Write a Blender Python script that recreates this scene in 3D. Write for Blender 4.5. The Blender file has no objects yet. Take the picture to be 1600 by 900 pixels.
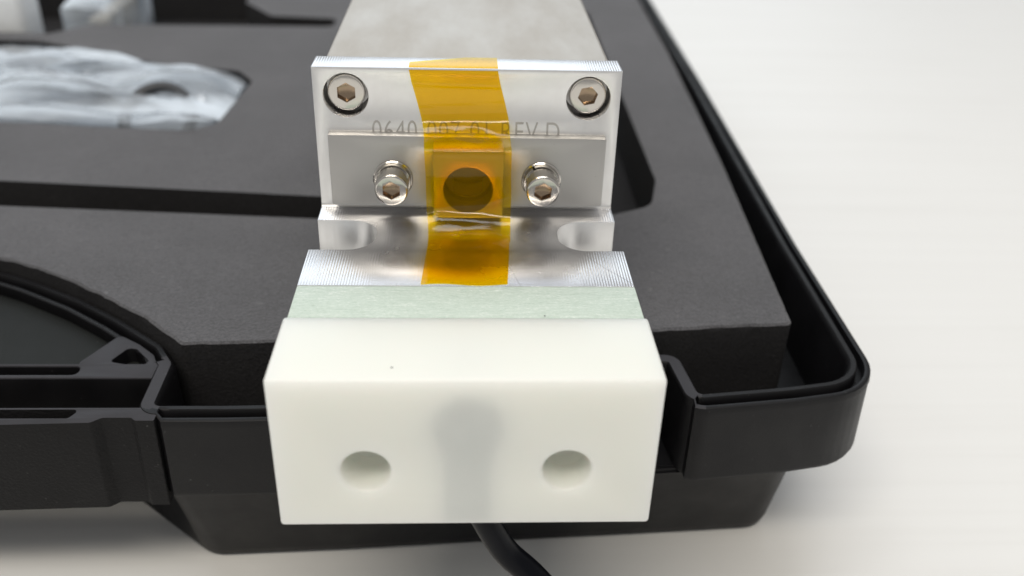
import bpy, bmesh, math, random
from mathutils import Vector, Matrix, noise

random.seed(7)
S = 0.001            # everything below is written in millimetres
ZT = 57.0            # height of the device's reference plane above the table
scn = bpy.context.scene
C = scn.collection

# ------------------------------------------------------------------ camera
FPX = 1477.7
cam_d = bpy.data.cameras.new('camera')
cam = bpy.data.objects.new('camera', cam_d)
C.objects.link(cam)
pitch, yaw, roll = 0.522396, -0.0572428, 0.0327066
fwd = Vector((0, math.cos(pitch), -math.sin(pitch)))
up0 = Vector((0, math.sin(pitch), math.cos(pitch)))
rt0 = Vector((1, 0, 0))
rt = math.cos(roll) * rt0 + math.sin(roll) * up0
up = -math.sin(roll) * rt0 + math.cos(roll) * up0
Rz = Matrix.Rotation(yaw, 3, 'Z')
rt, up, fwd = Rz @ rt, Rz @ up, Rz @ fwd
M = Matrix((rt, up, -fwd)).transposed().to_4x4()
M.translation = Vector((-0.291, -132.48, 62.14 + ZT)) * S
cam.matrix_world = M
cam_d.sensor_fit = 'HORIZONTAL'
cam_d.sensor_width = 36.0
cam_d.lens = FPX / 1600 * 36.0
cam_d.clip_start = 0.005
cam_d.clip_end = 60.0
cam_d.dof.use_dof = True
cam_d.dof.focus_distance = 0.130
cam_d.dof.aperture_fstop = cam_d.lens / 1.9
scn.camera = cam

# ------------------------------------------------------------------ world and lamps
w = bpy.data.worlds.new('World')
scn.world = w
w.use_nodes = True
bg = w.node_tree.nodes['Background']
bg.inputs['Color'].default_value = (1.0, 0.992, 0.975, 1)
bg.inputs['Strength'].default_value = 0.40


def area(name, loc, target, sx, sy, power, col):
    d = bpy.data.lights.new(name, 'AREA')
    d.shape = 'RECTANGLE'
    d.size, d.size_y = sx, sy
    d.energy = power
    d.color = col
    o = bpy.data.objects.new(name, d)
    C.objects.link(o)
    o.location = loc
    o.rotation_euler = (Vector(target) - Vector(loc)).to_track_quat('-Z', 'Y').to_euler()
    return o


area('window_light', (-0.4, 2.3, 1.45), (0, 0.1, 0), 3.4, 1.9, 25, (0.82, 0.92, 1.0))
area('ceiling_lamp', (0.0, 0.25, 1.7), (0.05, 0.05, 0), 1.5, 0.30, 9, (0.97, 0.985, 1.0))
area('ceiling_lamp', (-0.25, -0.95, 1.7), (-0.05, -0.05, 0), 1.5, 0.26, 20, (1.0, 0.925, 0.80))

vs = scn.view_settings
vs.view_transform = 'Standard'
vs.look = 'None'
vs.exposure = -0.02
vs.gamma = 1.0
vs.use_curve_mapping = False


# ------------------------------------------------------------------ material helpers
class NT:
    def __init__(self, name):
        self.m = bpy.data.materials.new(name)
        self.m.use_nodes = True
        self.t = self.m.node_tree
        self.b = self.t.nodes['Principled BSDF']
        self.co = None

    def n(self, kind, **kw):
        x = self.t.nodes.new(kind)
        for k, v in kw.items():
            setattr(x, k, v)
        return x

    def l(self, a, b):
        self.t.links.new(a, b)

    def mm(self, scale=(1, 1, 1), rot=(0, 0, 0)):
        """object coordinates in millimetres, stretched"""
        if self.co is None:
            self.co = self.n('ShaderNodeTexCoord')
        mp = self.n('ShaderNodeMapping')
        mp.inputs['Scale'].default_value = [1000 * s for s in scale]
        mp.inputs['Rotation'].default_value = rot
        self.l(self.co.outputs['Object'], mp.inputs['Vector'])
        return mp.outputs['Vector']

    def noise(self, vec, scale, detail=3, rough=0.5):
        x = self.n('ShaderNodeTexNoise')
        x.inputs['Scale'].default_value = scale
        x.inputs['Detail'].default_value = detail
        x.inputs['Roughness'].default_value = rough
        self.l(vec, x.inputs['Vector'])
        return x.outputs['Fac']

    def ramp(self, fac, stops):
        x = self.n('ShaderNodeValToRGB')
        e = x.color_ramp.elements
        while len(e) < len(stops):
            e.new(0.5)
        for i, (p, c) in enumerate(stops):
            e[i].position = p
            e[i].color = (c, c, c, 1) if isinstance(c, (int, float)) else (*c, 1)
        self.l(fac, x.inputs['Fac'])
        return x.outputs['Color']

    def math(self, op, a, b=None, c=None):
        x = self.n('ShaderNodeMath', operation=op)
        for i, v in enumerate((a, b, c)):
            if v is None:
                continue
            if isinstance(v, (int, float)):
                x.inputs[i].default_value = v
            else:
                self.l(v, x.inputs[i])
        return x.outputs[0]

    def bump(self, h, strength, dist_mm, normal=None):
        x = self.n('ShaderNodeBump')
        x.inputs['Strength'].default_value = strength
        x.inputs['Distance'].default_value = dist_mm * S
        self.l(h, x.inputs['Height'])
        if normal is not None:
            self.l(normal, x.inputs['Normal'])
        return x.outputs['Normal']

    def set(self, **kw):
        for k, v in kw.items():
            s = self.b.inputs[k.replace('_', ' ')]
            if hasattr(v, 'is_output'):
                self.l(v, s)
            elif isinstance(v, tuple) and len(v) == 3 and s.type == 'RGBA':
                s.default_value = (*v, 1)
            else:
                s.default_value = v
        return self


MAT = {}


def schlick(t, f0):
    """Fresnel reflectance that is the same from both sides of a thin sheet"""
    lw = t.nodes.new('ShaderNodeLayerWeight'); lw.inputs['Blend'].default_value = 0.5
    pw = t.nodes.new('ShaderNodeMath'); pw.operation = 'POWER'; pw.inputs[1].default_value = 5.0
    t.links.new(lw.outputs['Facing'], pw.inputs[0])
    ma = t.nodes.new('ShaderNodeMath'); ma.operation = 'MULTIPLY_ADD'
    ma.inputs[1].default_value = 1 - f0; ma.inputs[2].default_value = f0
    t.links.new(pw.outputs[0], ma.inputs[0])
    return ma


def make_materials():
    # white laminate table with faint streaks
    n = NT('table_laminate')
    a = n.noise(n.mm((0.004, 0.22, 0.1)), 1.0, 4, 0.6)
    b = n.noise(n.mm((0.02, 0.03, 0.03)), 1.0, 2)
    mix = n.math('ADD', n.math('MULTIPLY', a, 0.75), n.math('MULTIPLY', b, 0.25))
    col = n.ramp(mix, [(0.25, (0.735, 0.731, 0.72)), (0.45, (0.778, 0.775, 0.767)), (0.7, (0.80, 0.798, 0.792))])
    rg = n.ramp(a, [(0.3, 0.5), (0.7, 0.38)])
    n.set(Base_Color=col, Roughness=rg, Normal=n.bump(a, 0.15, 0.15))
    MAT['table'] = n.m

    # black moulded plastic
    def plastic(name, base, rough, bumpd, sc):
        n = NT(name)
        f = n.noise(n.mm(), sc, 3, 0.6)
        g = n.noise(n.mm(), 0.12, 3, 0.6)
        col = n.ramp(g, [(0.3, tuple(0.8 * c for c in base)), (0.7, tuple(1.25 * c for c in base))])
        du = n.noise(n.mm(), 1.5, 1, 0.4)
        dm = n.n('ShaderNodeMix', data_type='RGBA', blend_type='ADD')
        dm.inputs['Factor'].default_value = 1.0
        n.l(col, dm.inputs[6]); n.l(n.ramp(du, [(0.76, 0.0), (0.82, 0.03)]), dm.inputs[7])
        col = dm.outputs[2]
        n.set(Base_Color=col, Roughness=n.ramp(g, [(0.3, rough), (0.7, rough + 0.12)]), Normal=n.bump(f, 0.5, bumpd))
        n.b.inputs['Specular IOR Level'].default_value = 0.24
        MAT[name] = n.m
    plastic('case_plastic', (0.0042, 0.0040, 0.0050), 0.42, 0.06, 5.0)
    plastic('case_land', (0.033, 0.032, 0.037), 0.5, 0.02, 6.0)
    plastic('case_grain', (0.0062, 0.0060, 0.0066), 0.55, 0.45, 2.2)
    plastic('case_panel', (0.0095, 0.011, 0.0108), 0.62, 0.02, 6.0)

    # charcoal foam: greyer on top, shade painted into the colour of walls and pockets
    def foam_mat(key, name, lo, hi, speck, sheen):
        n = NT(name)
        f = n.noise(n.mm(), 2.6, 4, 0.75)
        g = n.noise(n.mm(), 0.045, 3, 0.6)
        vo = n.n('ShaderNodeTexVoronoi'); vo.inputs['Scale'].default_value = 2.2
        n.l(n.mm(), vo.inputs['Vector'])
        sp = n.noise(n.mm(), 0.55, 2, 0.5)
        c1 = n.ramp(g, [(0.3, lo), (0.7, hi)])
        c2 = n.ramp(sp, [(0.67, (0, 0, 0)), (0.76, speck)])
        c3 = n.ramp(f, [(0.32, 0.55), (0.6, 1.12)])
        mx = n.n('ShaderNodeMix', data_type='RGBA', blend_type='ADD')
        mx.inputs['Factor'].default_value = 1.0
        n.l(c1, mx.inputs[6]); n.l(c2, mx.inputs[7])
        m2 = n.n('ShaderNodeMix', data_type='RGBA', blend_type='MULTIPLY')
        m2.inputs['Factor'].default_value = 1.0
        n.l(mx.outputs[2], m2.inputs[6]); n.l(c3, m2.inputs[7])
        h = n.math('ADD', f, n.math('MULTIPLY', vo.outputs['Distance'], 0.6))
        n.set(Base_Color=m2.outputs[2], Roughness=0.9, Normal=n.bump(h, 0.8, 0.22))
        n.b.inputs['Specular IOR Level'].default_value = 0.3
        n.b.inputs['Sheen Weight'].default_value = sheen
        n.b.inputs['Sheen Roughness'].default_value = 0.5
        MAT[key] = n.m
    foam_mat('foam', 'foam_top', (0.080, 0.080, 0.088), (0.104, 0.103, 0.113), (0.035, 0.035, 0.035), 0.2)
    foam_mat('foam_shade', 'foam_shade_face', (0.016, 0.0155, 0.0175), (0.024, 0.0235, 0.0255), (0.006, 0.006, 0.006), 0.0)

    # machined aluminium: vertical faces
    n = NT('aluminium')
    f = n.noise(n.mm((1.0, 3.0, 0.06)), 3.0, 4, 0.6)
    g = n.noise(n.mm(), 0.18, 3, 0.6)
    col = n.ramp(g, [(0.3, (0.83, 0.82, 0.81)), (0.7, (0.91, 0.905, 0.90))])
    n.set(Base_Color=col, Metallic=1.0, Roughness=n.ramp(f, [(0.3, 0.30), (0.7, 0.42)]), Normal=n.bump(f, 0.25, 0.012))
    MAT['aluminium'] = n.m

    # machined aluminium: milled flats with tool lines and scratches
    n = NT('aluminium_milled')
    w1 = n.n('ShaderNodeTexWave', wave_type='BANDS', bands_direction='X')
    w1.inputs['Scale'].default_value = 0.85
    w1.inputs['Distortion'].default_value = 0.5
    w1.inputs['Detail'].default_value = 2
    w1.inputs['Detail Scale'].default_value = 0.4
    n.l(n.mm((1, 0.25, 1), (0, 0, 0.04)), w1.inputs['Vector'])
    br = n.noise(n.mm((6.0, 0.10, 1.0)), 1.0, 4, 0.65)
    cross = n.noise(n.mm((0.12, 5.0, 1.0), (0, 0, 0.12)), 1.0, 4, 0.7)
    patch = n.noise(n.mm(), 0.16, 3, 0.6)
    # wave strong towards both ends of the plate
    sep = n.n('ShaderNodeSeparateXYZ'); n.l(n.mm(), sep.inputs[0])
    ends = n.ramp(n.math('DIVIDE', n.math('ABSOLUTE', sep.outputs[0]), 22.2), [(0.55, 0.12), (0.85, 1.0)])
    h = n.math('ADD', n.math('MULTIPLY', w1.outputs['Fac'], n.math('MULTIPLY', ends, 0.9)),
               n.math('ADD', n.math('MULTIPLY', br, 0.35), n.math('MULTIPLY', cross, 0.4)))
    vo = n.n('ShaderNodeTexVoronoi', feature='DISTANCE_TO_EDGE')
    vo.inputs['Scale'].default_value = 0.11
    wob = n.n('ShaderNodeMix', data_type='VECTOR')
    nv = n.n('ShaderNodeTexNoise'); nv.inputs['Scale'].default_value = 0.2
    base_v = n.mm((1, 1, 0.01))
    n.l(base_v, nv.inputs['Vector'])
    wob.inputs['Factor'].default_value = 0.35
    n.l(base_v, wob.inputs[4]); n.l(nv.outputs['Color'], wob.inputs[5])
    n.l(wob.outputs[1], vo.inputs['Vector'])
    smask = n.ramp(n.noise(n.mm(), 0.09, 1), [(0.5, 0.0), (0.62, 1.0)])
    scr = n.ramp(n.math('SUBTRACT', 1.0, n.math('MULTIPLY', smask, n.ramp(vo.outputs['Distance'], [(0.0, 0.3), (0.005, 0.0)]))), [(0.0, 0.0), (1.0, 1.0)])
    col = n.ramp(patch, [(0.3, (0.73, 0.73, 0.755)), (0.7, (0.79, 0.79, 0.81))])
    mx = n.n('ShaderNodeMix', data_type='RGBA', blend_type='MULTIPLY')
    mx.inputs['Factor'].default_value = 1.0
    n.l(col, mx.inputs[6]); n.l(scr, mx.inputs[7])
    n.set(Base_Color=mx.outputs[2], Metallic=1.0, Roughness=n.ramp(patch, [(0.3, 0.24), (0.7, 0.28)]),
          Anisotropic=0.4, Normal=n.bump(h, 0.9, 0.04))
    MAT['milled'] = n.m

    # satin steel cover
    n = NT('satin_steel')
    f = n.noise(n.mm(), 6.0, 3, 0.7)
    sp = n.noise(n.mm(), 1.6, 1, 0.3)
    col = n.ramp(sp, [(0.16, (0.25, 0.24, 0.23)), (0.22, (0.50, 0.49, 0.475))])
    n.set(Base_Color=col, Metallic=1.0, Roughness=n.ramp(f, [(0.3, 0.38), (0.7, 0.48)]), Normal=n.bump(f, 0.15, 0.01))
    MAT['steel'] = n.m

    # bead-blasted body
    n = NT('body_metal')
    f = n.noise(n.mm((1, 0.3, 1)), 0.12, 4, 0.6)
    g = n.noise(n.mm(), 6.0, 2, 0.6)
    col = n.ramp(f, [(0.3, (0.44, 0.395, 0.345)), (0.7, (0.55, 0.52, 0.48))])
    n.set(Base_Color=col, Metallic=1.0, Roughness=0.5, Normal=n.bump(g, 0.2, 0.02))
    MAT['body'] = n.m

    # stainless screws
    n = NT('stainless')
    f = n.noise(n.mm(), 2.5, 3, 0.6)
    n.set(Base_Color=(0.60, 0.57, 0.53), Metallic=1.0, Roughness=n.ramp(f, [(0.3, 0.08), (0.7, 0.16)]))
    MAT['stainless'] = n.m
    n = NT('stainless_socket')
    n.set(Base_Color=(0.36, 0.27, 0.19), Metallic=1.0, Roughness=0.22)
    MAT['socket'] = n.m

    # amber polyimide tape
    m = bpy.data.materials.new('amber_tape'); m.use_nodes = True
    t = m.node_tree; t.nodes.clear()
    out = t.nodes.new('ShaderNodeOutputMaterial')
    tr = t.nodes.new('ShaderNodeBsdfTransparent'); tr.inputs['Color'].default_value = (0.995, 0.75, 0.01, 1)
    df = t.nodes.new('ShaderNodeBsdfTranslucent'); df.inputs['Color'].default_value = (0.9, 0.55, 0.0, 1)
    gl = t.nodes.new('ShaderNodeBsdfGlossy'); gl.inputs['Roughness'].default_value = 0.05
    fr = schlick(t, 0.035)
    tc = t.nodes.new('ShaderNodeTexCoord'); mp = t.nodes.new('ShaderNodeMapping')
    mp.inputs['Scale'].default_value = (180, 520, 520); mp.inputs['Rotation'].default_value = (0, 0.2, 0.25)
    nz = t.nodes.new('ShaderNodeTexNoise'); nz.inputs['Scale'].default_value = 1.0; nz.inputs['Detail'].default_value = 3
    nz.inputs['Distortion'].default_value = 0.8
    bp = t.nodes.new('ShaderNodeBump'); bp.inputs['Strength'].default_value = 0.4; bp.inputs['Distance'].default_value = 0.00005
    t.links.new(tc.outputs['Object'], mp.inputs['Vector']); t.links.new(mp.outputs[0], nz.inputs['Vector'])
    t.links.new(nz.outputs['Fac'], bp.inputs['Height']); t.links.new(bp.outputs[0], gl.inputs['Normal'])
    d0 = t.nodes.new('ShaderNodeBsdfDiffuse'); d0.inputs['Color'].default_value = (0.95, 0.60, 0.0, 1)
    ad = t.nodes.new('ShaderNodeMixShader'); ad.inputs[0].default_value = 0.5
    t.links.new(df.outputs[0], ad.inputs[1]); t.links.new(d0.outputs[0], ad.inputs[2])
    m1 = t.nodes.new('ShaderNodeMixShader'); m1.inputs[0].default_value = 0.09
    m2 = t.nodes.new('ShaderNodeMixShader')
    t.links.new(tr.outputs[0], m1.inputs[1]); t.links.new(ad.outputs[0], m1.inputs[2])
    t.links.new(fr.outputs[0], m2.inputs[0]); t.links.new(m1.outputs[0], m2.inputs[1]); t.links.new(gl.outputs[0], m2.inputs[2])
    t.links.new(m2.outputs[0], out.inputs['Surface'])
    MAT['tape'] = m

    # green glass-fibre laminate, cut edge up
    n = NT('glass_fibre')
    a = n.noise(n.mm((1.1, 7.5, 3.0)), 1.0, 4, 0.75)
    b = n.noise(n.mm((0.25, 3.2, 3.0)), 1.0, 3, 0.6)
    d = n.noise(n.mm((3.0, 7.0, 3.0), (0, 0, 0.35)), 1.0, 2, 0.6)
    mixv = n.math('ADD', n.math('MULTIPLY', a, 0.5), n.math('ADD', n.math('MULTIPLY', b, 0.22), n.math('MULTIPLY', d, 0.28)))
    col = n.ramp(mixv, [(0.36, (0.40, 0.50, 0.425)), (0.45, (0.535, 0.63, 0.56)), (0.54, (0.59, 0.68, 0.615)), (0.62, (0.80, 0.85, 0.81))])
    n.set(Base_Color=col, Roughness=0.5, Normal=n.bump(mixv, 0.7, 0.12))
    n.b.inputs['Subsurface Weight'].default_value = 0.2
    n.b.inputs['Subsurface Radius'].default_value = (0.001, 0.001, 0.001)
    MAT['fibre'] = n.m

    # translucent white nylon
    n = NT('white_nylon')
    f = n.noise(n.mm((0.25, 0.25, 5.0)), 2.0, 3, 0.6)
    n.set(Base_Color=(0.80, 0.812, 0.768), Roughness=0.38, Normal=n.bump(f, 0.12, 0.01))
    n.b.inputs['Subsurface Weight'].default_value = 1.0
    n.b.inputs['Subsurface Radius'].default_value = (1.06, 0.97, 0.98)
    n.b.inputs['Subsurface Scale'].default_value = 0.005
    n.b.inputs['IOR'].default_value = 1.5
    MAT['nylon'] = n.m

    def simple(key, name, base, rough, **kw):
        n = NT(name)
        f = n.noise(n.mm(), 1.5, 3, 0.6)
        n.set(Base_Color=n.ramp(f, [(0.3, tuple(0.85 * c for c in base)), (0.7, base)]), Roughness=rough, **kw)
        MAT[key] = n.m
    simple('cable', 'cable_jacket', (0.003, 0.0035, 0.006), 0.3)
    MAT['cable'].node_tree.nodes['Principled BSDF'].inputs['Specular IOR Level'].default_value = 0.12
    simple('speck', 'dark_speck', (0.05, 0.05, 0.05), 0.8)
    simple('ink', 'engraved_marking', (0.50, 0.49, 0.48), 0.6, Metallic=0.6)
    simple('beige', 'beige_plastic', (0.62, 0.57, 0.50), 0.5)
    simple('whitecap', 'white_plastic', (0.80, 0.83, 0.86), 0.35)
    simple('rubber', 'black_rubber', (0.03, 0.033, 0.04), 0.45)
    # clear polythene bag
    m = bpy.data.materials.new('clear_polythene'); m.use_nodes = True
    t = m.node_tree; t.nodes.clear()
    out = t.nodes.new('ShaderNodeOutputMaterial')
    tr = t.nodes.new('ShaderNodeBsdfTransparent'); tr.inputs['Color'].default_value = (0.93, 0.95, 0.97, 1)
    df = t.nodes.new('ShaderNodeBsdfDiffuse'); df.inputs['Color'].default_value = (0.78, 0.86, 0.96, 1)
    gl = t.nodes.new('ShaderNodeBsdfGlossy'); gl.inputs['Roughness'].default_value = 0.12
    tc = t.nodes.new('ShaderNodeTexCoord'); nz = t.nodes.new('ShaderNodeTexNoise')
    nz.inputs['Scale'].default_value = 1.0; nz.inputs['Detail'].default_value = 3
    mp = t.nodes.new('ShaderNodeMapping'); mp.inputs['Scale'].default_value = (22, 95, 95); mp.inputs['Rotation'].default_value = (0, 0, 0.3)
    t.links.new(tc.outputs['Object'], mp.inputs['Vector']); t.links.new(mp.outputs[0], nz.inputs['Vector'])
    rp = t.nodes.new('ShaderNodeMapRange'); rp.inputs[1].default_value = 0.35; rp.inputs[2].default_value = 0.7
    rp.inputs[3].default_value = 0.10; rp.inputs[4].default_value = 0.85
    t.links.new(nz.outputs['Fac'], rp.inputs[0])
    fr = schlick(t, 0.10)
    m1 = t.nodes.new('ShaderNodeMixShader'); m2 = t.nodes.new('ShaderNodeMixShader')
    t.links.new(rp.outputs[0], m1.inputs[0])
    t.links.new(tr.outputs[0], m1.inputs[1]); t.links.new(df.outputs[0], m1.inputs[2])
    t.links.new(fr.outputs[0], m2.inputs[0]); t.links.new(m1.outputs[0], m2.inputs[1]); t.links.new(gl.outputs[0], m2.inputs[2])
    t.links.new(m2.outputs[0], out.inputs['Surface'])
    MAT['bag'] = m


make_materials()


# ------------------------------------------------------------------ mesh helpers (millimetres)
def add_box(bm, x0, x1, y0, y1, z0, z1):
    v = [bm.verts.new((x, y, z)) for z in (z0, z1) for y in (y0, y1) for x in (x0, x1)]
    for f in ((0, 2, 3, 1), (4, 5, 7, 6), (0, 1, 5, 4), (2, 6, 7, 3), (0, 4, 6, 2), (1, 3, 7, 5)):
        bm.faces.new([v[i] for i in f])


def add_prism(bm, pts, a0, a1, axis='z', shrink=None):
    """closed polygon pts extruded along axis; pts are (x,y) for z, (y,z) for x, (x,z) for y"""
    def mk(p, a):
        if axis == 'z':
            return (p[0], p[1], a)
        if axis == 'x':
            return (a, p[0], p[1])
        return (p[0], a, p[1])
    lo = [bm.verts.new(mk(p, a0)) for p in pts]
    hi = [bm.verts.new(mk(p, a1)) for p in (shrink or pts)]
    n = len(pts)
    bm.faces.new(lo)
    bm.faces.new(hi[::-1])
    for i in range(n):
        j = (i + 1) % n
        bm.faces.new((lo[i], hi[i], hi[j], lo[j]))


def circle(cx, cy, r, n=48, ph=0.0):
    return [(cx + r * math.cos(ph + 2 * math.pi * i / n), cy + r * math.sin(ph + 2 * math.pi * i / n)) for i in range(n)]


def lathe_y(bm, prof, cx, cz, n=48, close0=True, close1=True, rfun=None):
    """prof = list of (radius, y)"""
    rings = []
    for r, y in prof:
        ring = []
        for i in range(n):
            a = 2 * math.pi * i / n
            rr = r * (rfun(i, r, y) if rfun else 1)
            ring.append(bm.verts.new((cx + rr * math.cos(a), y, cz + rr * math.sin(a))))
        rings.append(ring)
    for a, b in zip(rings, rings[1:]):
        for i in range(n):
            j = (i + 1) % n
            bm.faces.new((a[i], a[j], b[j], b[i]))
    if close0:
        bm.faces.new(rings[0])
    if close1:
        bm.faces.new(rings[-1][::-1])


def tube(bm, pts, r, n=20, caps=True):
    pts = [Vector(p) for p in pts]
    rings = []
    ref = Vector((0.3, 1, 0.2)).normalized()
    for i, p in enumerate(pts):
        t = (pts[min(i + 1, len(pts) - 1)] - pts[max(i - 1, 0)]).normalized()
        a = (ref - t * ref.dot(t)).normalized()
        ref = a
        b = t.cross(a)
        rr = r[i] if isinstance(r, (list, tuple)) else r
        rings.append([bm.verts.new(p + rr * (math.cos(2 * math.pi * k / n) * a + math.sin(2 * math.pi * k / n) * b)) for k in range(n)])
    for a, b in zip(rings, rings[1:]):
        for i in range(n):
            j = (i + 1) % n
            bm.faces.new((a[i], a[j], b[j], b[i]))
    if caps:
        bm.faces.new(rings[0][::-1])
        bm.faces.new(rings[-1])


def catmull(pts, k=8, closed=False):
    pts = [Vector(p) for p in pts]
    out = []
    n = len(pts)
    rng = range(n if closed else n - 1)
    for i in rng:
        g = (lambda j: pts[j % n]) if closed else (lambda j: pts[max(0, min(n - 1, j))])
        p0, p1, p2, p3 = g(i - 1), g(i), g(i + 1), g(i + 2)
        for s in range(k):
            t = s / k
            out.append(0.5 * ((2 * p1) + (p2 - p0) * t + (2 * p0 - 5 * p1 + 4 * p2 - p3) * t * t + (3 * p1 - p0 - 3 * p2 + p3) * t ** 3))
    if not closed:
        out.append(pts[-1])
    return out


def fillet(corners, k=8, closed=True):
    """corners = (x, y, radius); returns a dense outline"""
    out = []
    n = len(corners)
    for i, (x, y, r) in enumerate(corners):
        p = Vector((x, y))
        if r <= 0 or (not closed and i in (0, n - 1)):
            out.append((x, y))
            continue
        a = Vector(corners[i - 1][:2]) - p
        b = Vector(corners[(i + 1) % n][:2]) - p
        la, lb = a.length, b.length
        a.normalize(); b.normalize()
        ang = a.angle(b)
        d = min(r / math.tan(ang / 2), 0.49 * la, 0.49 * lb)
        rr = d * math.tan(ang / 2)
        cen = p + (a + b).normalized() * (rr / math.sin(ang / 2))
        s, e = p + a * d, p + b * d
        va, vb = s - cen, e - cen
        tot = va.angle(vb)
        sg = 1 if va.x * vb.y - va.y * vb.x > 0 else -1
        for q in range(k + 1):
            th = sg * tot * q / k
            out.append((cen.x + va.x * math.cos(th) - va.y * math.sin(th), cen.y + va.x * math.sin(th) + va.y * math.cos(th)))
    return out


def offset_loop(pts, d):
    """offset a counter-clockwise closed loop outwards by d (list or number)"""
    n = len(pts)
    out = []
    for i in range(n):
        p0, p1, p2 = Vector(pts[i - 1][:2]), Vector(pts[i][:2]), Vector(pts[(i + 1) % n][:2])
        e0, e1 = (p1 - p0), (p2 - p1)
        if e0.length < 1e-6: e0 = e1
        if e1.length < 1e-6: e1 = e0
        e0.normalize(); e1.normalize()
        n0, n1 = Vector((e0.y, -e0.x)), Vector((e1.y, -e1.x))
        m = (n0 + n1)
        if m.length < 1e-6: m = n0
        m.normalize()
        k = 1 / max(0.5, m.dot(n0))
        dd = d[i] if isinstance(d, (list, tuple)) else d
        out.append((p1.x + m.x * dd * k, p1.y + m.y * dd * k))
    return out


def finish(name, bm, mat, parent=None, cut=None, bevel=0.0, seg=2, smooth=35, mats=None, pick=None, post=None, loc=None):
    """bm in mm, world axes with z=0 on the device's reference plane -> ONE linked mesh object in metres"""
    bmesh.ops.recalc_face_normals(bm, faces=bm.faces)
    me = bpy.data.meshes.new(name)
    bm.to_mesh(me); bm.free()
    o = bpy.data.objects.new(name, me)
    if cut or bevel:
        C.objects.link(o)
        tmp = []
        for cb in (cut or []):
            bmesh.ops.recalc_face_normals(cb, faces=cb.faces)
            cm = bpy.data.meshes.new('cutter'); cb.to_mesh(cm); cb.free()
            co = bpy.data.objects.new('cutter', cm); C.objects.link(co); tmp.append(co)
            md = o.modifiers.new('b', 'BOOLEAN'); md.operation = 'DIFFERENCE'; md.solver = 'EXACT'; md.object = co
        if bevel:
            bv = o.modifiers.new('v', 'BEVEL'); bv.width = bevel; bv.segments = seg
            bv.limit_method = 'ANGLE'; bv.angle_limit = math.radians(40)
        dg = bpy.context.evaluated_depsgraph_get(); dg.update()
        nm = bpy.data.meshes.new_from_object(o.evaluated_get(dg))
        o.modifiers.clear()
        o.data = nm
        bpy.data.meshes.remove(me)
        me = nm; me.name = name
        for co in tmp:
            cm = co.data
            bpy.data.objects.remove(co); bpy.data.meshes.remove(cm)
    else:
        C.objects.link(o)
    if post:
        post(me)
    org = Vector(parent['_org']) if parent else (Vector(loc) if loc else Vector((0, 0, 0)))
    for p in me.polygons:
        p.use_smooth = True
    me.materials.clear()
    for mt in (mats or [mat]):
        me.materials.append(MAT[mt])
    if pick:
        for p in me.polygons:
            p.material_index = pick(p)
    else:
        for p in me.polygons:
            p.material_index = 0
    me.set_sharp_from_angle(angle=math.radians(smooth))
    for v in me.vertices:
        v.co = (v.co - org) * S
    if parent:
        o.parent = root_obj(parent)
    else:
        o.location = (org.x * S, org.y * S, (org.z + ZT) * S)
        o['_org'] = tuple(org)
    if parent:
        # children share their parent's origin
        o['_org'] = tuple(org)
    return o


def root_obj(p):
    return p


def thing(name, label, cat, org, group=None):
    o = bpy.data.objects.new(name, None)
    C.objects.link(o)
    o.empty_display_size = 0.01
    o.location = (org[0] * S, org[1] * S, (org[2] + ZT) * S)
    o['_org'] = tuple(org)
    tag(o, label, cat, group)
    return o


def tag(o, label, cat, group=None):
    o['label'] = label
    o['category'] = cat
    if group:
        o['group'] = group
    return o


# ------------------------------------------------------------------ table
bm = bmesh.new()
add_box(bm, -900, 900, -450, 1500, -ZT - 25, -ZT)
table = finish('table_top', bm, 'table', loc=(0, 0, -ZT))
table['kind'] = 'structure'

# ------------------------------------------------------------------ carrying case
CX = -104.0          # the case is symmetrical about this plane
RIM = -21.0
FLB = -35.5


def mirror(pts):
    return [(2 * CX - p[0],) + tuple(p[1:]) for p in pts][::-1]


case = thing('carrying_case', 'open black plastic carrying case with moulded handle arch and grooved rim', 'case', (CX, 110, -ZT))

# inner ridge of the rim, counter-clockwise, (x, y, fillet radius)
arch_r = [(-44.6, -11.6, 2.5), (-47.6, -6.6, 4), (-56.6, 1.2, 20), (-64.5, 7.2, 30), (-74.9, 13.6, 40), (-83.0, 17.6, 50), (-93, 20.6, 60)]
right = [(34.6, -19.6, 0.8), (48.5, -17.8, 30), (60.6, -15.4, 9.5), (61.2, 30, 60), (64.5, 130, 200), (67.5, 262, 14)]
front_l = [(-44.4, -22.1, 0.8), (-34, -22.1, 40), (-19.5, -21.7, 0.8)]
recess = [(-19, -9.2, 2.0), (33.4, -9.0, 2.6)]
diag = []
corners_r = arch_r[::-1] + front_l + recess + right            # from the arch centre round to the back right corner
full = corners_r + mirror(corners_r)
P = fillet(full)
Pd = []
for i, p in enumerate(P):
    q = P[(i + 1) % len(P)]
    k = max(1, int(math.dist(p, q) / 0.8)) if min(p[1], q[1]) < 0 else 1
    Pd += [(p[0] + (q[0] - p[0]) * t / k, p[1] + (q[1] - p[1]) * t / k) for t in range(k)]
P = Pd
P = [p for i, p in enumerate(P) if (Vector(p) - Vector(P[i - 1])).length > 0.02]


def is_recess(p):
    for x in (p[0], 2 * CX - p[0]):
        if -20.3 < x < 35.0 and p[1] < 0 and p[1] > -24 and not (x > 34.9 and p[1] < -18):
            return True
        if -47.2 < x < -43.4 and -23 < p[1] < -9.8:
            return True
    return False


gro = [0.0 if is_recess(p) else 1.0 for p in P]
wid = [2.2 if is_recess(p) else 3.25 for p in P]


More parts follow.
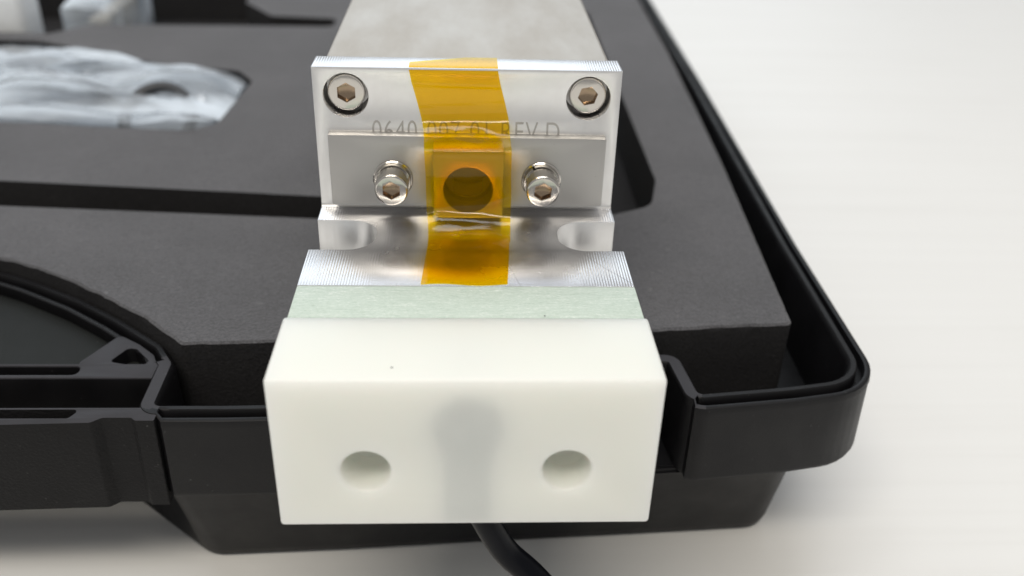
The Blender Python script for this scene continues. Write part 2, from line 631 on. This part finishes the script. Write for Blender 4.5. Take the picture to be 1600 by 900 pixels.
def sweep_ring(bm, loop, prof):
    """prof: function(i) -> list of (offset, z); sweeps along the closed loop"""
    n = len(loop)
    m = len(prof(0))
    cols = []
    offs = [[prof(i)[k] for i in range(n)] for k in range(m)]
    for k in range(m):
        lp = offset_loop(loop, [o[0] for o in offs[k]])
        cols.append([bm.verts.new((lp[i][0], lp[i][1], offs[k][i][1])) for i in range(n)])
    for k in range(m - 1):
        for i in range(n):
            j = (i + 1) % n
            bm.faces.new((cols[k][i], cols[k][j], cols[k + 1][j], cols[k + 1][i]))
    return cols


def rim_profile(i):
    g, wd = gro[i], wid[i]
    gd = 2.3 * g
    a = 0.36 * wd
    b = 0.73 * wd
    return [(-0.9, FLB), (-0.3, RIM - 1.0), (0.0, RIM - 0.25), (0.25, RIM), (a - 0.2, RIM), (a, RIM - 0.25 * g), (a + 0.12, RIM - gd),
            (b - 0.12, RIM - gd), (b, RIM - 0.45 * g), (b + 0.15, RIM - 0.35 * g), (wd - 0.2, RIM - 0.35 * g), (wd, RIM - 0.2 - 0.3 * g),
            (wd + 0.12, RIM - 1.4), (wd + 0.02, RIM - 1.7), (wd + 0.22, FLB + 1.0), (wd - 0.1, FLB + 0.25), (wd - 0.8, FLB)]


bm = bmesh.new()
cols = sweep_ring(bm, P, rim_profile)
nP = len(P)
for i in range(nP):
    j = (i + 1) % nP
    bm.faces.new((cols[-1][i], cols[-1][j], cols[0][j], cols[0][i]))
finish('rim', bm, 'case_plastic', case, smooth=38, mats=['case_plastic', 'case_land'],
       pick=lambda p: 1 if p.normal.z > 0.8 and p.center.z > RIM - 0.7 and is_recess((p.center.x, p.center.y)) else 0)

# lower tub: follows the arch, runs straight past the latch recess
low_top = [(-93, 24.0, 60), (-83, 20.0, 50), (-75, 15.4, 40), (-64.5, 7.4, 30), (-56.5, 0.0, 20), (-47.5, -9.5, 9), (-45.6, -23.2, 3), (-20, -22.7, 30), (20, -21.4, 40), (42, -19.6, 30), (53.6, -18.0, 6),
           (57.2, 30, 60), (61.5, 130, 200), (64.5, 260, 14)]
low_bot = [(-93, 24.0, 60), (-83, 19.0, 50), (-75, 13.0, 40), (-66.5, 5.0, 30), (-60.4, -1.6, 20), (-52.0, -8.8, 9), (-42.2, -17.0, 6), (-20, -16.0, 30), (20, -13.6, 40), (42, -12.2, 30), (53.4, -11.4, 5),
           (56.2, 30, 60), (60.5, 130, 200), (63.5, 257, 12)]
low_led = low_top[:8] + [(20, -21.4, 40), (46, -18.6, 30), (61.6, -16.0, 9.5), (62.4, 30, 60), (65.8, 130, 200), (68.8, 262, 14)]
LT = fillet(low_top + mirror(low_top))
LL = fillet(low_led + mirror(low_led))
LB = fillet(low_bot + mirror(low_bot))


def loft(bm, rings):
    cols = [[bm.verts.new((p[0], p[1], z)) for p in lp] for lp, z in rings]
    for a, b in zip(cols, cols[1:]):
        for i in range(len(a)):
            j = (i + 1) % len(a)
            bm.faces.new((a[i], a[j], b[j], b[i]))
    return cols


def blend(a, b, t):
    return [(p[0] + (q[0] - p[0]) * t, p[1] + (q[1] - p[1]) * t) for p, q in zip(a, b)]


bm = bmesh.new()
cols = loft(bm, [(offset_loop(LT, -1.6), FLB + 0.6), (LL, FLB + 0.6), (LL, FLB - 0.06), (LT, FLB - 0.1), (blend(LT, LB, 0.07), FLB - 0.9), (LB, -54.6),
                 (offset_loop(LB, -0.6), -56.2), (offset_loop(LB, -1.8), -56.95)])
bm.faces.new(cols[-1])
inn = loft(bm, [(offset_loop(LT, -1.6), FLB + 0.6), (offset_loop(LB, -1.9), -54.0)])
bm.faces.new(inn[-1])
bmesh.ops.remove_doubles(bm, verts=bm.verts, dist=0.001)
finish('tub', bm, 'case_plastic', case, smooth=40)

# floors of the latch recesses (right one behind the nylon block, its mirror image far to the left)
for pts in ([(-19.5, -8), (-19.5, -21.6), (33.6, -19.8), (33.6, -8)],):
    for q in (pts, mirror(pts)):
        bm = bmesh.new()
        add_prism(bm, q, FLB - 0.4, FLB + 0.9)
        finish('latch_recess_floor', bm, 'case_plastic', case)
# small latch ribs on the right wall of the recess
for zz in (-30.0, -32.2):
    bm = bmesh.new()
    add_box(bm, 27.6, 31.4, -12.6, -11.0, zz - 0.5, zz + 0.5)
    finish('latch_rib', bm, 'case_plastic', case, bevel=0.2)

# handle well panel between arch and finger bar
arch_in = [(-47.0, -11.5), (-49.6, -7.6), (-58.4, -1.2), (-66.4, 4.6), (-76.6, 10.8), (-84.4, 14.6), (-94, 17.6), (CX, 18.4)]
half = [(-46.6, -14.8)] + arch_in
poly = half + [(2 * CX - p[0], p[1]) for p in half[::-1][1:]]
bm = bmesh.new()
add_prism(bm, poly, -27.0, -23.6)
finish('handle_well_panel', bm, 'case_panel', case)

# finger bar with its groove
bar = [(-46.7, -15.4), (-46.7, -11.8), (2 * CX + 46.7, -11.8), (2 * CX + 46.7, -15.4)]
bm = bmesh.new(); add_prism(bm, bar, -33.0, RIM - 0.05)
cuts = []
cb = bmesh.new()
add_prism(cb, fillet([(-58.0, -14.5, 0.9), (-58.0, -12.3, 0.9), (2 * CX + 58, -12.3, 0.9), (2 * CX + 58, -14.5, 0.9)]), RIM - 2.2, RIM + 2)
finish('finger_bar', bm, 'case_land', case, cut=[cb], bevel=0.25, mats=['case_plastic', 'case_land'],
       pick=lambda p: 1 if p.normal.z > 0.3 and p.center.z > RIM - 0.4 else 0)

# corner gussets with their drain pockets
gus = [(-46.8, -12.2, 0), (-48.2, -9.2, 1.0), (-51.2, -6.3, 1.0), (-55.0, -3.6, 0.8), (-58.6, -11.0, 0.8), (-58.6, -12.2, 0)]
hole = [(-54.3, -11.0, 0.6), (-52.6, -7.3, 0.8), (-51.2, -7.6, 0.8), (-48.4, -10.9, 0.8), (-48.8, -11.7, 0.5), (-51.8, -11.75, 0.5)]
for mir in (0, 1):
    g, h = fillet(gus), fillet(hole)
    if mir:
        g, h = mirror(g), mirror(h)
    bm = bmesh.new(); add_prism(bm, g, -26, RIM - 0.12)
    cb = bmesh.new(); add_prism(cb, h, -25.2, RIM + 2)
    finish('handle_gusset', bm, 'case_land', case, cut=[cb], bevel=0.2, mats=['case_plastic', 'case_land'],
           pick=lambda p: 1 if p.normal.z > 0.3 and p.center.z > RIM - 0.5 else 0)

# handle: front rail spanning the arch, grained grip proud of the end blocks
xe = -43.6
out_r = [(xe, -22.6, 0.3), (xe, -25.68, 0.2), (-46.2, -25.66, 0.5), (-46.9, -25.0, 0.5), (-50.9, -25.0, 0.8), (-52.2, -26.1, 0.9), (-75, -26.9, 60)]
hand = out_r + [(2 * CX - p[0], p[1], p[2]) for p in out_r[::-1]]
pts = fillet(hand)
top = [(p[0], p[1] + 0.12) if p[1] < -23 else p for p in pts]
bm = bmesh.new(); add_prism(bm, [(p[0], p[1]) for p in pts], -36.6, RIM - 0.1, shrink=top)
cb = bmesh.new()
add_prism(cb, fillet([(-55.5, -25.0, 0.6), (-54.5, -23.0, 0.6), (2 * CX + 54.5, -23.0, 0.6), (2 * CX + 55.5, -25.0, 0.6)]), RIM - 2.6, RIM + 2)
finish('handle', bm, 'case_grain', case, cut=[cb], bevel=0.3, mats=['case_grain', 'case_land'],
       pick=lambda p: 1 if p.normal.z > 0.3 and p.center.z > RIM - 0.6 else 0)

# ------------------------------------------------------------------ foam insert
FT = -18.5
fo_r = [(-93, 20.9, 60), (-82, 17.6, 50), (-71.6, 12.5, 40), (-61.3, 5.7, 30), (-51.1, -2.3, 30), (-43.5, -9.8, 1.2), (-31, -9.3, 30), (0, -7.4, 40), (31, -5.6, 40), (53, -3.9, 1.2), (57.6, 66, 100), (61.5, 150, 100), (64.2, 255, 8)]
fo_mid = mirror(fo_r)
FO = fillet(fo_r + fo_mid)
FO2 = []
for i, p in enumerate(FO):                       # densify so that the knife-cut edge can waver
    q = FO[(i + 1) % len(FO)]
    L = (Vector(q) - Vector(p)).length
    k = max(1, int(L / 1.2)) if p[1] < 60 and p[0] > -130 else max(1, int(L / 12))
    for s in range(k):
        FO2.append((p[0] + (q[0] - p[0]) * s / k, p[1] + (q[1] - p[1]) * s / k))
bm = bmesh.new()
rows = []
lay = [(0.0, -34.8), (0.0, FT - 4), (0.05, FT - 1.2), (0.05, FT - 0.35), (-0.3, FT)]
for k, (of, z) in enumerate(lay):
    lp = offset_loop(FO2, of)
    row = []
    for i, p in enumerate(lp):
        nz = noise.noise(Vector((p[0] * 0.35, p[1] * 0.35, z * 0.3)))
        n2 = noise.noise(Vector((p[0] * 1.3, p[1] * 1.3, z)))
        dz = 0.14 * nz + 0.05 * n2 if k >= 3 else 0
        e = 1.0 if k >= 3 else 0.25
        row.append(bm.verts.new((p[0] + 0.05 * e * n2, p[1] + 0.2 * e * nz + 0.05 * e * n2, z + dz)))
    rows.append(row)
for a, b in zip(rows, rows[1:]):
    for i in range(len(a)):
        j = (i + 1) % len(a)
        bm.faces.new((a[i], a[j], b[j], b[i]))
bm.faces.new(rows[-1]); bm.faces.new(rows[0][::-1])


def pocket(pts, depth):
    cb = bmesh.new()
    add_prism(cb, fillet(pts), FT - depth, FT + 5)
    return cb


bag_out = [(-190, 96, 4), (-110, 84.6, 6), (-65, 80.0, 4), (-59.6, 85.5, 4), (-57.6, 118, 4), (-63, 127, 4), (-83, 130.8, 10), (-98.6, 139, 10), (-127, 153, 10), (-190, 156, 4)]
cuts = [pocket([(-23.5, 37.2, 2), (29, 36.6, 3), (37.5, 41.0, 6), (40.6, 54, 10), (42.3, 205, 8), (-20.5, 205, 6)], 15),
        pocket([(-205, 49, 3), (-90, 38.4, 20), (-20, 33.2, 2), (-20, 43.2, 2), (-90, 50.0, 20), (-205, 61, 3)], 13.2),
        pocket(bag_out, 14.1),
        pocket([(-127, 161, 3), (-118, 173.2, 3), (-43, 175.4, 3), (-43, 185.4, 3), (-65, 187.6, 4), (-77, 206, 4), (-77, 236, 6), (-190, 236, 6), (-190, 165, 3)], 14.6)]
foam = finish('foam_insert', bm, 'foam', loc=(CX, 110, -34.8), cut=cuts, smooth=40, mats=['foam', 'foam_shade'],
              pick=lambda p: 0 if p.normal.z > 0.35 and p.center.z > FT - 0.8 else 1)  # upward top faces stay grey, sides and pockets get the painted shade
tag(foam, 'charcoal grey foam insert with cut-out pockets lining the black case', 'foam')
# the tray of the tub carries the foam
bm = bmesh.new()
fl = offset_loop(fillet(fo_r + fo_mid), -9.0)
add_prism(bm, fl, -53.9, -34.85)
pad = finish('foam_base_pad', bm, 'foam_shade', loc=(CX, 110, -53.9))
tag(pad, 'charcoal foam base layer under the cut-out foam insert', 'foam')

# ------------------------------------------------------------------ the machined sensor head
dev = thing('sensor_head', 'machined aluminium sensor head with white nylon nose block and amber tape', 'instrument', (0, 40, FT))
W = 22.22
H = 21.76
PT = 9.0             # base plate thickness

# L-shaped bracket: face plate and milled base plate in one piece
prof = fillet([(-24.2, -PT, 0), (5.4, -PT, 0), (5.4, H, 0.3), (0.0, H, 0), (0.0, 0.0, 0.7), (-24.2, 0.0, 0)], k=5)
bm = bmesh.new()
add_prism(bm, prof, -W, W, axis='x')
cuts = []
for s in (-1, 1):
    cb = bmesh.new()
    q = fillet([(s * 30, -4.7, 0), (s * 13.2, -4.7, 4.0), (s * 13.2, -14.1, 4.0), (s * 30, -14.1, 0)], k=10)
    add_prism(cb, q, -PT - 4, 4)
    cuts.append(cb)
    cb = bmesh.new()
    add_prism(cb, circle(s * 17.55, 17.6, 3.25, 56), -3, 4.3, axis='y')
    cuts.append(cb)
cb = bmesh.new(); add_prism(cb, circle(0.1, 5.5, 3.65, 56), -3, 9, axis='y'); cuts.append(cb)
finish('bracket', bm, 'aluminium', dev, cut=cuts, bevel=0.24, seg=2, smooth=30, mats=['aluminium', 'milled'],
       pick=lambda p: 1 if p.normal.z > 0.75 else 0)

# body tube behind the face plate
bm = bmesh.new()
add_box(bm, -21.1, 21.2, 5.45, 135, FT, 21.25)
finish('body', bm, 'body', dev, bevel=0.6, seg=3)

# satin steel cover plate with its square window block
CF = -1.8
bm = bmesh.new()
add_prism(bm, [(-20.3, 1.2), (20.45, 1.2), (20.45, 12.05), (-20.3, 12.3)], CF, -0.02, axis='y')
cb = bmesh.new(); add_prism(cb, circle(0.1, 5.5, 3.6, 56), -4, 3, axis='y')
cover = finish('cover_plate', bm, 'steel', dev, cut=[cb], bevel=0.22)
BF = -5.9
bm = bmesh.new()
add_box(bm, -5.0, 5.25, BF, CF - 0.02, 1.05, 11.65)
cb = bmesh.new(); add_prism(cb, circle(0.1, 5.5, 3.55, 56), -9, 3, axis='y')
finish('window_block', bm, 'steel', cover, cut=[cb], bevel=0.25)

# engraved part number, its lower half behind the cover plate
cu = bpy.data.curves.new('part_number', 'FONT')
cu.body = '0640-007-01 REV.D'
cu.size = 4.45
cu.offset = -0.030
cu.space_character = 1.08
to = bpy.data.objects.new('tmp_text', cu); C.objects.link(to)
dg = bpy.context.evaluated_depsgraph_get(); dg.update()
tm = bpy.data.meshes.new_from_object(to.evaluated_get(dg))
bpy.data.objects.remove(to)
xs = [v.co.x for v in tm.vertices]; ys = [v.co.y for v in tm.vertices]
x0, x1, y1 = min(xs), max(xs), max(ys)
bm = bmesh.new(); bm.from_mesh(tm)
for v in bm.verts:
    u = (v.co.x - x0) / (x1 - x0)
    v.co = Vector((-13.98 + u * 27.56, -0.035, 13.95 - (y1 - v.co.y)))
finish('part_number', bm, 'ink', dev)


# screws -------------------------------------------------------------------
def socket_screw(cx, cz, yf, length, r, hexr, rot, parent=None):
    """socket head cap screw looking towards -y, front face at yf"""
    bm = bmesh.new()
    n = 96
    ch = 0.32
    prof = [(r, yf + length), (r, yf + ch + 0.25)] + [(r - ch + ch * math.cos(t), yf + ch - ch * math.sin(t)) for t in (0.0, 0.4, 0.8, 1.2, 1.57)]

    def kn(i, rr, y):
        return 1 - (0.012 if (i // 2) % 2 and rr > r - 0.02 and y > yf + ch + 0.2 else 0)
    lathe_y(bm, prof, cx, cz, n, rfun=kn)
    cb = bmesh.new()
    hx = [(cx + hexr * math.cos(rot + k * math.pi / 3), cz + hexr * math.sin(rot + k * math.pi / 3)) for k in range(6)]
    lo = [cb.verts.new((x, yf - 1, z)) for x, z in hx]
    hi = [cb.verts.new((x, yf + 1.5, z)) for x, z in hx]
    tip = cb.verts.new((cx, yf + 2.1, cz))
    cb.faces.new(lo)
    for k in range(6):
        j = (k + 1) % 6
        cb.faces.new((lo[k], lo[j], hi[j], hi[k]))
        cb.faces.new((hi[k], hi[j], tip))
    o = finish('screw', bm, 'stainless', parent or dev, cut=[cb], smooth=32, mats=['stainless', 'socket'],
               pick=lambda p: 1 if ((p.center.x - cx) ** 2 + (p.center.z - cz) ** 2) ** 0.5 < hexr * 0.97 and p.center.y > yf + 0.02 else 0)
    return o


for s in (-1, 1):
    socket_screw(s * 17.6, 17.62, 1.15, 3.1, 2.72, 1.5, math.radians(30 if s < 0 else 12))
for s in (-1, 1):
    cx, cz = s * 11.02, 5.5
    sc = socket_screw(cx, cz, -6.25, 3.15, 2.42, 1.42, math.radians(90 if s < 0 else 84))
    bm = bmesh.new()
    lathe_y(bm, [(2.95, CF - 0.02), (2.95, CF - 0.42), (2.8, CF - 0.55)], cx, cz, 56)
    finish('flat_washer', bm, 'stainless', sc)
    # split lock washer: a ring with a gap
    bm = bmesh.new()
    N = 60
    g0 = math.radians(118 if s > 0 else 250)
    secs = []
    for k in range(N + 1):
        a = g0 + math.radians(4) + (2 * math.pi - math.radians(8)) * k / N
        dy = 0.16 * (k / N - 0.5)
        sec = []
        for rr, yy in ((1.5, CF - 0.58), (2.6, CF - 0.58), (2.72, CF - 0.8), (2.6, CF - 1.16), (1.5, CF - 1.16)):
            sec.append(bm.verts.new((cx + rr * math.cos(a), yy + dy, cz + rr * math.sin(a))))
        secs.append(sec)
    for a, b in zip(secs, secs[1:]):
        for i in range(5):
            j = (i + 1) % 5
            bm.faces.new((a[i], a[j], b[j], b[i]))
    bm.faces.new(secs[0]); bm.faces.new(secs[-1][::-1])
    finish('lock_washer', bm, 'stainless', sc)

# green glass-fibre spacer
bm = bmesh.new()
add_box(bm, -W - 0.03, W + 0.05, -32.1, -24.22, -PT, -0.05)
finish('spacer', bm, 'fibre', dev, bevel=0.18)

# white nylon nose block: two blind holes in front, cable bore from below
WB = 22.72
BY0, BY1, BZ = -45.7, -32.12, -21.65
bm = bmesh.new()
add_box(bm, -WB, WB, BY0, BY1, BZ, 0.12)
cuts = []
for s in (-1, 1):
    cb = bmesh.new()
    lathe_y(cb, [(2.95, BY0 - 2), (2.95, BY0 + 4.6), (2.3, BY0 + 5.5), (1.0, BY0 + 5.9)], s * 12.0, -13.2, 56)
    cuts.append(cb)
cb = bmesh.new()                                 # cable channel, round at the top, open below
ch = [(-2.75, BZ - 3), (2.95, BZ - 3), (2.95, -11.0), (3.9, -8.8), (4.15, -6.8)]
ch += [(0.1 + 3.95 * math.cos(a), -6.8 + 3.9 * math.sin(a)) for a in [math.pi * k / 20 for k in range(1, 20)]]
ch += [(-3.95, -6.8), (-3.7, -8.8), (-2.75, -11.0)]
add_prism(cb, ch, BY0 + 1.05, BY0 + 9.0, axis='y')
cuts.append(cb)
nose = finish('nose_block', bm, 'nylon', dev, cut=cuts, bevel=0.48, seg=4, smooth=35)
# a speck of dirt on the top of the block and on the spacer
for x, y, z, r in ((-8.6, -43.2, 0.13, 0.17), (9.7, -31.9, 0.13, 0.13)):
    bm = bmesh.new()
    bmesh.ops.create_icosphere(bm, subdivisions=1, radius=r, matrix=Matrix.Translation((x, y, z)) @ Matrix.Diagonal((1, 0.7, 0.4, 1)))
    finish('speck', bm, 'speck', nose)

# black cable leaving the bore
pts = catmull([(0.2, -42.5, -5.5), (0.4, -42.5, -14), (1.1, -42.3, -20.0), (2.7, -42.0, -25), (5.3, -41.8, -30.4), (9.2, -42.6, -34.4), (15.5, -45, -41.5), (25, -52, -51), (36, -61, -55.1), (46, -72, -55.15), (60, -90, -55.15), (75, -125, -55.15)], 8)
bm = bmesh.new(); tube(bm, pts, 1.8, 20)
finish('cable', bm, 'cable', dev)


# ------------------------------------------------------------------ amber tape
def tape_strip():
    bm = bmesh.new()
    NU = 28
    # stations: (y, z, x_left, x_right)
    st = [(None, None)]
    cols = []
    for iu in range(NU + 1):
        u = iu / NU
        ytop = 2.6 + 4.3 * u if u < 0.97 else 6.6
        ytop = min(ytop, 5.35)
        lift = 2.0 + 2.6 * (u ** 1.7) + 0.3 * math.sin(u * 6.5)          # where the tape leaves the window block
        land = -10.9 - 0.4 * math.sin(u * 3.0) + 0.2 * math.sin(u * 9)
        keys = [(ytop, 21.86, -8.43, 4.25), (1.0, 21.87, -8.43, 4.3), (0.2, 21.84, -8.44, 4.3), (-0.12, 21.5, -8.4, 4.3), (-0.16, 19.9, -8.1, 4.6), (-0.14, 16.5, -7.25, 5.5),
                (-0.2, 14.6, -6.8, 5.95), (-0.75 - 0.25 * u, 13.75, -6.6, 6.05), (-2.4, 12.75 + 0.25 * math.sin(u * 4), -6.35, 6.15), (-4.6, 12.0, -6.25, 6.25), (-5.75, 11.78, -6.2, 6.3), (-6.03, 11.5, -6.2, 6.3),
                (-6.02, 8.0, -6.05, 6.3), (-6.02, lift + 0.8, -6.0, 6.4), (-6.06, lift, -5.98, 6.4), (-6.3, 0.55 * lift + 0.85, -5.95, 6.4), (-6.75, 1.75 + 0.06 * lift, -5.88, 6.35),
                (-7.4, 1.46, -5.8, 6.32), (-8.5, 0.94 + 0.08 * math.sin(u * 5), -5.7, 6.3), (-9.7, 0.38, -5.65, 6.25), (land, 0.1, -5.6, 6.2), (-12.5, 0.09, -5.62, 6.0), (-18, 0.09, -5.85, 5.7), (-23.9 + 0.25 * math.sin(u * 7), 0.09, -6.15, 5.35)]
        line = []
        for a, b in zip(keys, keys[1:]):
            d = math.dist(a[:2], b[:2])
            k = max(2, min(10, int(d / 0.45)))
            for s in range(k):
                t = s / k
                line.append(tuple(a[q] + (b[q] - a[q]) * t for q in range(4)) + (0,))
        line.append(keys[-1] + (0,))
        cols.append((u, keys))
    # same number of samples for every column
    cnt = []
    for a, b in zip(cols[NU // 2][1], cols[NU // 2][1][1:]):
        cnt.append(max(2, min(12, int(math.dist(a[:2], b[:2]) / 0.4))))
    grid = []
    for u, keys in cols:
        line = []
        for (a, b), k in zip(zip(keys, keys[1:]), cnt):
            for s in range(k):
                t = s / k
                line.append([a[q] + (b[q] - a[q]) * t for q in range(4)])
        line.append(list(keys[-1]))
        # light smoothing of the section, the ends stay
        for _ in range(2):
            nl = [list(l) for l in line]
            for i in range(1, len(line) - 1):
                for q in (0, 1):
                    nl[i][q] = 0.25 * line[i - 1][q] + 0.5 * line[i][q] + 0.25 * line[i + 1][q]
            line = nl
        vs_ = []
        for i, (y, z, xl, xr) in enumerate(line):
            x = xl + (xr - xl) * u
            free = 1.0 if (-5.6 < y < -0.5 and z > 11.5) or (-9.8 < y < -6.1 and z < 5) else 0.0
            wr = noise.noise(Vector((x * 0.16, y * 0.55 - z * 0.35 + x * 0.12, 3.0)))
            wr2 = noise.noise(Vector((x * 0.35 + 4, (y + z) * 0.9, 8.0)))
            amp = (0.12 if z > 8 else 0.05 + 0.10 * max(0.0, u - 0.82) * 5) * free
            flat = 0.012 * wr
            yy, zz = y - amp * wr * 0.7 - 0.05 * free * wr2, z + amp * wr * 0.8
            if y > -1 and z < 21.6:
                yy -= abs(flat) + (0.22 * math.sin((z - 19.0 + 0.25 * u) * 2.2) ** 2 if 19.0 < z + 0.25 * u < 20.43 else 0) + (0.10 * (1 - abs(z - 15.6 - 0.9 * u) / 0.9) if abs(z - 15.6 - 0.9 * u) < 0.9 else 0)
            if z < 0.4 and y < -10:
                zz += abs(flat) + 0.10 * max(0.0, wr2) * (1 if u > 0.55 and y > -20 else 0)
            vs_.append(bm.verts.new((x, yy, max(zz, 0.06))))
        grid.append(vs_)
    for a, b in zip(grid, grid[1:]):
        for i in range(len(a) - 1):
            bm.faces.new((a[i], a[i + 1], b[i + 1], b[i]))
    return bm


finish('tape', tape_strip(), 'tape', dev, smooth=60)

# ------------------------------------------------------------------ things lying in the far foam pockets
def pillow(name, outline, z0, zh, seed, mat, label, cat, parent=None, rings=16, rough=1.0, group=None):
    out = fillet(outline, 6)
    dense = []
    for i, p in enumerate(out):
        q = out[(i + 1) % len(out)]
        k = max(1, int(math.dist(p, q) / 3))
        for s in range(k):
            dense.append((p[0] + (q[0] - p[0]) * s / k, p[1] + (q[1] - p[1]) * s / k))
    cx = sum(p[0] for p in dense) / len(dense); cy = sum(p[1] for p in dense) / len(dense)
    bm = bmesh.new()
    prev = None
    for k in range(rings + 1):
        t = 1 - max(0, k - 1) / rings
        row = []
        for (x, y) in dense:
            X, Y = cx + (x - cx) * t, cy + (y - cy) * t
            prof = 0.0 if k == 0 else 0.80 + 0.20 * (1 - t ** 8)
            v = Vector((X * 0.035 + seed, Y * 0.11, seed))
            rg = abs(noise.noise(v * 0.6)) * 1.3 + 0.25 * abs(noise.noise(v * 1.7)) + 0.10 * abs(noise.noise(v * 4)) + 0.05 * abs(noise.noise(v * 9))
            row.append(bm.verts.new((X, Y, z0 + zh * prof * (0.80 + rough * 0.34 * rg))))
        if prev:
            for i in range(len(row)):
                j = (i + 1) % len(row)
                bm.faces.new((prev[i], prev[j], row[j], row[i]))
        else:
            first = row
        prev = row
    c = bm.verts.new((cx, cy, prev[0].co.z))
    for i in range(len(prev)):
        bm.faces.new((prev[i], prev[(i + 1) % len(prev)], c))
    bm.faces.new(first[::-1])
    o = finish(name, bm, mat, parent, smooth=50, loc=(cx, cy, z0))
    if not parent:
        tag(o, label, cat, group)
    return o


PF = FT - 14.05
bag_in = [(-186, 97.5, 4), (-110, 85.6, 5), (-65.4, 81.2, 3), (-60.8, 85.8, 3), (-58.8, 117.2, 3), (-63.6, 125.6, 4), (-83.4, 129.6, 8), (-99, 137.8, 8), (-127.2, 151.8, 6), (-186, 154.6, 4)]
pillow('plastic_bag', bag_in, PF, 17.5, 2.3, 'bag', 'crumpled clear plastic bag around a black ring in the long foam pocket', 'plastic bag')
# black ring and beige strip inside the bag
bm = bmesh.new()
tube(bm, [(-77.5 + 8.2 * math.cos(a), 98 + 7.5 * math.sin(a), PF + 10.4 + 5.8 * math.sin(a)) for a in [2 * math.pi * k / 48 for k in range(49)]], 1.5, 14, caps=False)
bmesh.ops.remove_doubles(bm, verts=bm.verts, dist=0.01)
ring = finish('rubber_ring', bm, 'rubber', loc=(-77.5, 98, PF))
tag(ring, 'black rubber ring poking out of the clear bag in the foam pocket', 'ring')
bm = bmesh.new()
add_box(bm, -150, -74, 84.6, 88.6, PF + 0.1, PF + 11.5)
strip = finish('plastic_strip', bm, 'beige', loc=(-110, 92, PF), bevel=0.8)
tag(strip, 'beige plastic strip lying inside the clear bag', 'strip')
# white cap and a second bag in the back pocket
PB = FT - 14.55
capt = thing('white_bottle', 'small white plastic bottle with ribbed cap standing in back foam pocket', 'bottle', (-139, 164, PB))
bm = bmesh.new(); add_prism(bm, fillet([(-152, 166.5, 3), (-136.5, 166.5, 3), (-136.5, 182, 3), (-152, 182, 3)]), PB, PB + 24)
finish('bottle_body', bm, 'whitecap', capt, bevel=0.8)
bm = bmesh.new()
add_prism(bm, [(-144.2 + (5.4 + 0.25 * (k % 2)) * math.cos(2 * math.pi * k / 40), 174.2 + (5.4 + 0.25 * (k % 2)) * math.sin(2 * math.pi * k / 40)) for k in range(40)], PB + 24, PB + 31)
finish('bottle_cap', bm, 'whitecap', capt, bevel=0.15)
pillow('plastic_bag', [(-131, 181, 2), (-115, 178, 2), (-115, 226, 3), (-134, 226, 3)], PB, 21.0, 7.7, 'bag', 'small upright clear bag with beige part in the back foam pocket', 'plastic bag', rings=10)
bm = bmesh.new(); add_box(bm, -123, -117, 182, 215, PB + 0.1, PB + 14)
o = finish('plastic_block', bm, 'beige', loc=(-115, 198, PB), bevel=0.8)
tag(o, 'beige plastic block inside the small clear bag at the back', 'block')

for o in list(C.objects):
    if '_org' in o:
        del o['_org']
